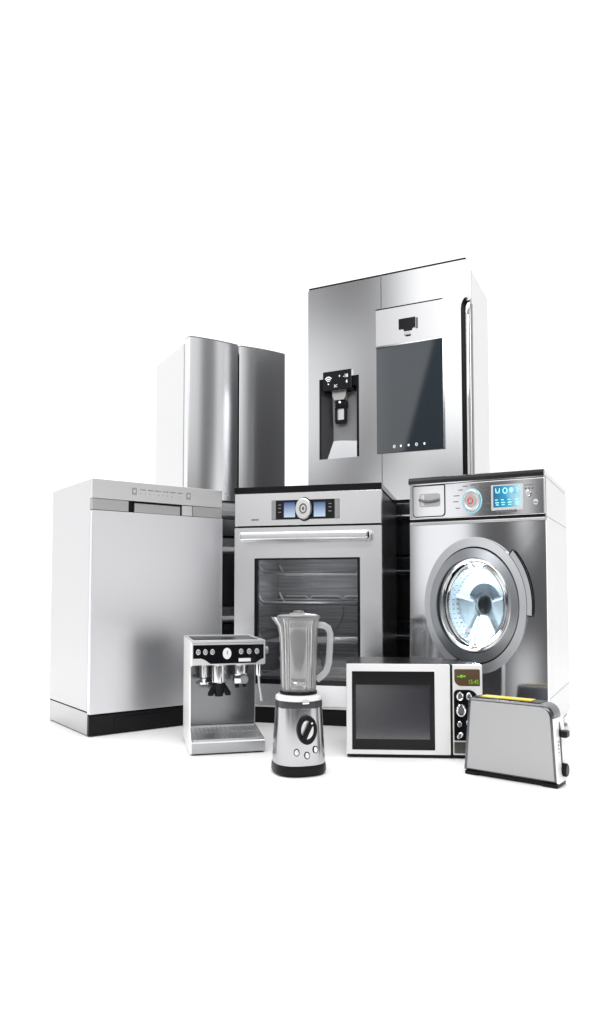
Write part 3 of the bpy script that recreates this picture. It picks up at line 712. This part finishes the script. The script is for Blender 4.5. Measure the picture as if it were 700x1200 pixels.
MB().put(mk, M0 @ Matrix.Rotation(R(28), 4, 'Y')).build('dial_mark', WPLAST, dl)
for ang, z in ((-21, .074), (2, .064), (22, .079)):
    Mb = on_base(ang, z)
    bt = MB().put(MB().lathe([(.0110, .003), (.0110, -.003), (.0085, -.0035), (.0085, .002)], n=28, sx=.78, axis='y'), Mb).build('button', BLACK, bo)
    MB().put(MB().lathe([(.0083, .003), (.0083, -.004), (.006, -.0055), (0, -.0055)], n=24, sx=.78, axis='y'), Mb).build('button_cap', SATIN_L, bt)
# jug: clear, with spout on the left and handle on the right (angles in the thing's frame)
def clear(name, body, tint, gloss=.04, ior=1.45, col=(.95, .95, .95), edge=.35):
    """thin clear plastic or glass: part see-through, part milky, with a sharp surface reflection"""
    m = bpy.data.materials.new(name); m.use_nodes = True; q = m.node_tree; q.nodes.clear(); nn = q.nodes.new; L = q.links.new
    out = nn('ShaderNodeOutputMaterial'); a = nn('ShaderNodeMixShader'); b = nn('ShaderNodeMixShader'); c = nn('ShaderNodeMixShader')
    tb = nn('ShaderNodeBsdfTransparent'); tb.inputs[0].default_value = (*tint, 1)
    di = nn('ShaderNodeBsdfDiffuse'); di.inputs[0].default_value = (*col, 1); tl = nn('ShaderNodeBsdfTranslucent'); tl.inputs[0].default_value = (*col, 1)
    gl = nn('ShaderNodeBsdfGlossy'); gl.inputs['Roughness'].default_value = gloss
    fr = nn('ShaderNodeFresnel'); fr.inputs[0].default_value = ior; lw = nn('ShaderNodeLayerWeight'); lw.inputs[0].default_value = .35
    md = nn('ShaderNodeMath'); md.operation = 'MULTIPLY_ADD'; md.inputs[1].default_value = edge; md.inputs[2].default_value = body
    L(lw.outputs['Facing'], md.inputs[0]); md.use_clamp = True
    a.inputs[0].default_value = .5; L(di.outputs[0], a.inputs[1]); L(tl.outputs[0], a.inputs[2])
    L(md.outputs[0], b.inputs[0]); L(tb.outputs[0], b.inputs[1]); L(a.outputs[0], b.inputs[2])
    L(fr.outputs[0], c.inputs[0]); L(b.outputs[0], c.inputs[1]); L(gl.outputs[0], c.inputs[2]); L(c.outputs[0], out.inputs[0])
    return m
JG = clear('jug_plastic', .09, (.99, .99, .99), .02, 1.7, (.97, .97, .97), .55)
def jug_ring(r, z, spout, rib=0):
    out = []
    for i in range(120):
        a = 2 * math.pi * i / 120
        d = (math.degrees(a) - 163 + 180) % 360 - 180
        k = 1 + spout * math.exp(-(d / 24) ** 2)
        k *= 1 + rib * (.5 + .5 * math.cos(10 * a)) ** 3
        out.append((r * k * math.cos(a), r * k * math.sin(a), z))
    return out
prof = [(.0535, .246, 0), (.0545, .262, 0), (.0555, .30, 0), (.0570, .36, 0), (.0590, .42, .02), (.0600, .445, .10), (.0640, .462, .24), (.0680, .472, .26)]
jm = MB(); jm.rings([jug_ring(r, z, s_) for r, z, s_ in prof] + [jug_ring(r - .003, z, s_, -.06) for r, z, s_ in prof[::-1]][:-1] + [jug_ring(.050, .252, 0, -.06)], True, True)
jug = jm.build('jug', JG, t)
for k in range(4):
    pass
hm = MB(); ah = R(-17)
def hp(r, z): return (r * math.cos(ah), r * math.sin(ah), z)
hm.tube([hp(.058, .448), hp(.078, .446), hp(.092, .438), hp(.0985, .42), hp(.0965, .37), hp(.0935, .33), hp(.086, .305), hp(.072, .290), hp(.056, .278)], .0085, 12, flat=1.2)
hm.build('handle', clear('handle_plastic', .45, (.95, .95, .95), .1), jug)
MB().lathe([(.060, .462), (.066, .470), (.066, .476), (.058, .480), (.03, .482)], n=64).build('lid', clear('lid_clear', .25, (.8, .8, .8), .1), t)
MB().lathe([(.030, .455), (.033, .478), (.026, .484), (.017, .4845), (.015, .491), (0, .492)], n=40).build('lid_cap', mat('lid_cap_grey', (.22, .22, .225), .3), t)
MB().lathe([(.026, .285), (.027, .30), (.029, .438), (.0285, .438), (.0265, .30), (.0255, .285)], n=40, loop=True).build('filter_insert', clear('filter_mesh', .86, (.95, .95, .95), .12, 1.3, (.96, .96, .96), .1), t)
bl = MB().lathe([(.022, .249), (.020, .256), (.008, .260), (.007, .272), (0, .274)], n=28).build('blade_hub', SATIN, t)
for k in range(4):
    a = R(20 + 90 * k); s_ = (.020, .012)[k % 2]
    m = MB(); m.rings([[(math.cos(a) * r - math.sin(a) * w, math.sin(a) * r + math.cos(a) * w, .266 + h), (math.cos(a) * r + math.sin(a) * w, math.sin(a) * r - math.cos(a) * w, .266 + h),
                        (math.cos(a) * r + math.sin(a) * w, math.sin(a) * r - math.cos(a) * w, .2675 + h), (math.cos(a) * r - math.sin(a) * w, math.sin(a) * r + math.cos(a) * w, .2675 + h)] for r, w, h in ((.004, .007, 0), (.022, .006, .002), (.042, .001, s_))], True, True)
    m.build('blade', CHROME, bl)

# ================================================================== microwave
t = thing('microwave', 'white fronted microwave with dark window and brown clock display, beside the toaster', 'microwave', (.1605, 2.4158, 0), -.0589)
MW, MD, MH = .4488, .2872, .307
m = MB(); m.box(.001, MW - .001, .022, MD, .010, MH, .003); m.build('case', mat('microwave_case', (.16, .16, .165), .25, 1), t)
MFR = mat('microwave_front', (.80, .80, .80), .4)
dx1 = .3425
m = MB(); m.frame(rrect(0, dx1, .012, MH + .001, .003, 3), rrect(.018, .292, .026, .285, .002, 3), 0, .021)
dr = m.build('door', MFR, t)
m = MB(); m.frame(rrect(.0182, .2918, .0262, .2848, .002, 3), rrect(.031, .276, .061, .240, .002, 3), .002, .018); m.build('window_surround', mat('window_black', (.006, .006, .007), .2, spec=.25), dr)
m = MB(); m.rings([[(x, y0, z0), (x, y1, z1), (x, y1 + .003, z1), (x, y0 + .003, z0)] for x in (.0312, .2758) for (y0, z0, y1, z1) in ((.0025, .0612, .0185, .2398),)], True, True)
m.build('window', mat('microwave_window', (.03, .03, .038), .13, spec=1.0, ior=1.8), dr)
MB().box(dx1 + .0005, .3505, .006, .0215, .013, MH).build('door_gap', SEAM, t)
cp = MB().box(.351, MW, 0, .021, .012, MH + .001, .003).build('control_panel', MFR, t)
BRN = mat('brown_display', (.10, .062, .035), .2)
m = MB(); m.prism(rrect(.357, .4405, .2385, .2935, (.022, .002, .005, .003), 6), -.0012, .0005); ds = m.build('display', BRN, cp)
GRN = mat('green_digits', (.1, .4, .02), .4, emit=(.26, .55, .05), es=.5)
text('clock_digits', '15:45', .020, .419, .2515, -.002, GRN, ds)
m = MB(); m.box(.366, .374, -.002, -.001, .268, .271); m.box(.376, .384, -.002, -.001, .266, .275); m.box(.386, .393, -.002, -.001, .268, .273); m.build('display_symbol', GRN, ds)
m = MB(); m.prism(rrect(.3545, .432, .060, .226, (.003, .02, .03, .014), 6), -.002, .0005); ks = m.build('control_strip', GLOSS, cp)
def knob(x, z, r, tilt=0, deep=.010):
    k = MB().lathe([(r, 0), (r, -deep), (r * .82, -deep - .002), (r * .66, -deep - .001), (r * .62, -deep + .002), (0, -deep + .002)], (x, -.002, z), 36, sx=.76, axis='y').build('knob', CHROME, ks)
    MB().lathe([(r * .6, 0), (r * .6, -.002), (0, -.002)], (x, -.002 - deep + .0025, z), 28, sx=.76, axis='y').build('knob_cap', MIDGREY, k)
knob(.373, .206, .0145); knob(.376, .160, .0205); knob(.371, .115, .010); 
kk = MB().put(MB().lathe([(.0125, 0), (.0125, -.009), (.010, -.011), (.007, -.010), (0, -.010)], (0, 0, 0), 28, sx=.62, axis='y'), Matrix.Translation((.372, -.002, .078)) @ Matrix.Rotation(R(38), 4, 'Y')).build('knob', CHROME, ks)
MB().put(MB().lathe([(.006, 0), (.006, -.0015), (0, -.0015)], (0, 0, 0), 20, sx=.5, axis='y'), Matrix.Translation((.372, -.0122, .078)) @ Matrix.Rotation(R(38), 4, 'Y')).build('knob_cap', MIDGREY, kk)
knob(.402, .206, .012); knob(.402, .12, .012)
MB().box(.354, .430, -.003, .0005, .018, .055, .002).build('door_button', mat('door_button', (.10, .10, .09), .3, .6), cp)
MB().box(.002, MW - .002, .003, MD - .003, .004, .0118).build('base_strip', BLACK, t)
for x in (.03, MW - .03):
    for y in (.03, MD - .03): MB().lathe([(.012, 0), (.012, .0045)], (x, y, 0), 16).build('foot', BLACK, t)

# ================================================================== toaster
t = thing('toaster', 'slim grey toaster with a yellow slot and black lever, front row at the right', 'toaster', (.5058 - .011 * math.cos(.6621), 2.1979 + .011 * math.sin(.6621), 0), -.6621)
TW, TD, TH, TL, TR = .2868, .0791, .231, .0182, .0114
def tprof(inset=0, z0=.012, top=TH, rl=.012, rr_=.034):
    i_ = inset
    def xl(z): return TL * z / TH + i_
    def xr(z): return TW - TR * z / TH - i_
    tp = top - i_
    pts = [(xl(z0 + i_), z0 + i_), (xr(z0 + i_), z0 + i_)]
    pts += [(xr(tp) - rr_ + rr_ * math.cos(R(a)), tp - rr_ + rr_ * math.sin(R(a))) for a in range(0, 91, 10)]
    pts += [(xl(tp) + rl + rl * math.cos(R(a)), tp - rl + rl * math.sin(R(a))) for a in range(90, 181, 15)]
    return pts
TDK = mat('toaster_band', (.13, .133, .145), .25, .9, brushed=.04)
# shell with rounded long vertical edges
def shell_rings():
    rr = []
    for y, ins in ((0, .010), (.0025, .005), (.008, .0012), (.014, 0), (TD - .014, 0), (TD - .008, .0012), (TD - .0025, .005), (TD, .010)):
        rr.append([(p[0], y, p[1]) for p in tprof(ins)])
    return rr
MB().rings(shell_rings(), True, True).build('shell', TDK, t, 40)
fp = MB(); A = [(max(p[0], TL * p[1] / TH + .014), p[1]) for p in tprof(.0085, rl=.004, rr_=.030)]; fp.prism(A, -.0015, .004)  # inset at left: the dark shell stands in for shade on the rounded edge
fp.build('front_plate', mat('toaster_satin', (.42, .42, .425), .45, .45, brushed=.03), t)
def xr_(z): return TW - TR * z / TH
ep = MB(); ep.rings([[(xr_(z) - .004, .004, z), (xr_(z) + .003, .004, z), (xr_(z) + .003, TD - .002, z), (xr_(z) - .004, TD - .002, z)] for z in (.014, .192)], True, True)
ep = ep.build('end_plate', WPLAST, t)
m = MB(); m.rings([[(xr_(z) + .002, .038 - w, z), (xr_(z) + .0036, .038 - w, z), (xr_(z) + .0036, .038 + w, z), (xr_(z) + .002, .038 + w, z)] for z, w in ((.045, .004), (.16, .0075), (.180, .002))], True, True); m.build('lever_slot', BLACK, ep)
lv = MB(); lv.box(xr_(.148) + .003, xr_(.148) + .026, .026, .056, .138, .158, .005); lv.build('lever', BLACK, t)
kb = MB().lathe([(.019, 0), (.019, .010), (.016, .013), (0, .013)], (xr_(.045) + .003, .045, .046), 28, sx=.9, axis='x').build('browning_knob', BLACK, ep)
m = MB()
for i in range(5): m.box(xr_(.1) + .0028, xr_(.1) + .0036, .016, .021, .086 + i * .010, .0905 + i * .010)
m.build('printed_marks', MIDGREY, ep)
MB().box(.036, .236, .012, .070, TH - .001, TH + .0014, .0005).build('slot_rim', BLACK, t)
YEL = mat('yellow_slot', (.72, .55, .03), .35)  # raised strip; the lit slot interior is put into its yellow
MB().box(.052, .206, .022, .062, TH + .0002, TH + .0042, .001).build('slot', YEL, t)
MB().box(.012, TW - .010, .006, TD - .006, .004, .0125).build('base', BLACK, t)
m = MB()
for x in (.028, TW - .024):
    m = MB(); m.box(x - .022, x + .022, .002, TD - .002, 0, .012, .003); m.build('foot', BLACK, t)
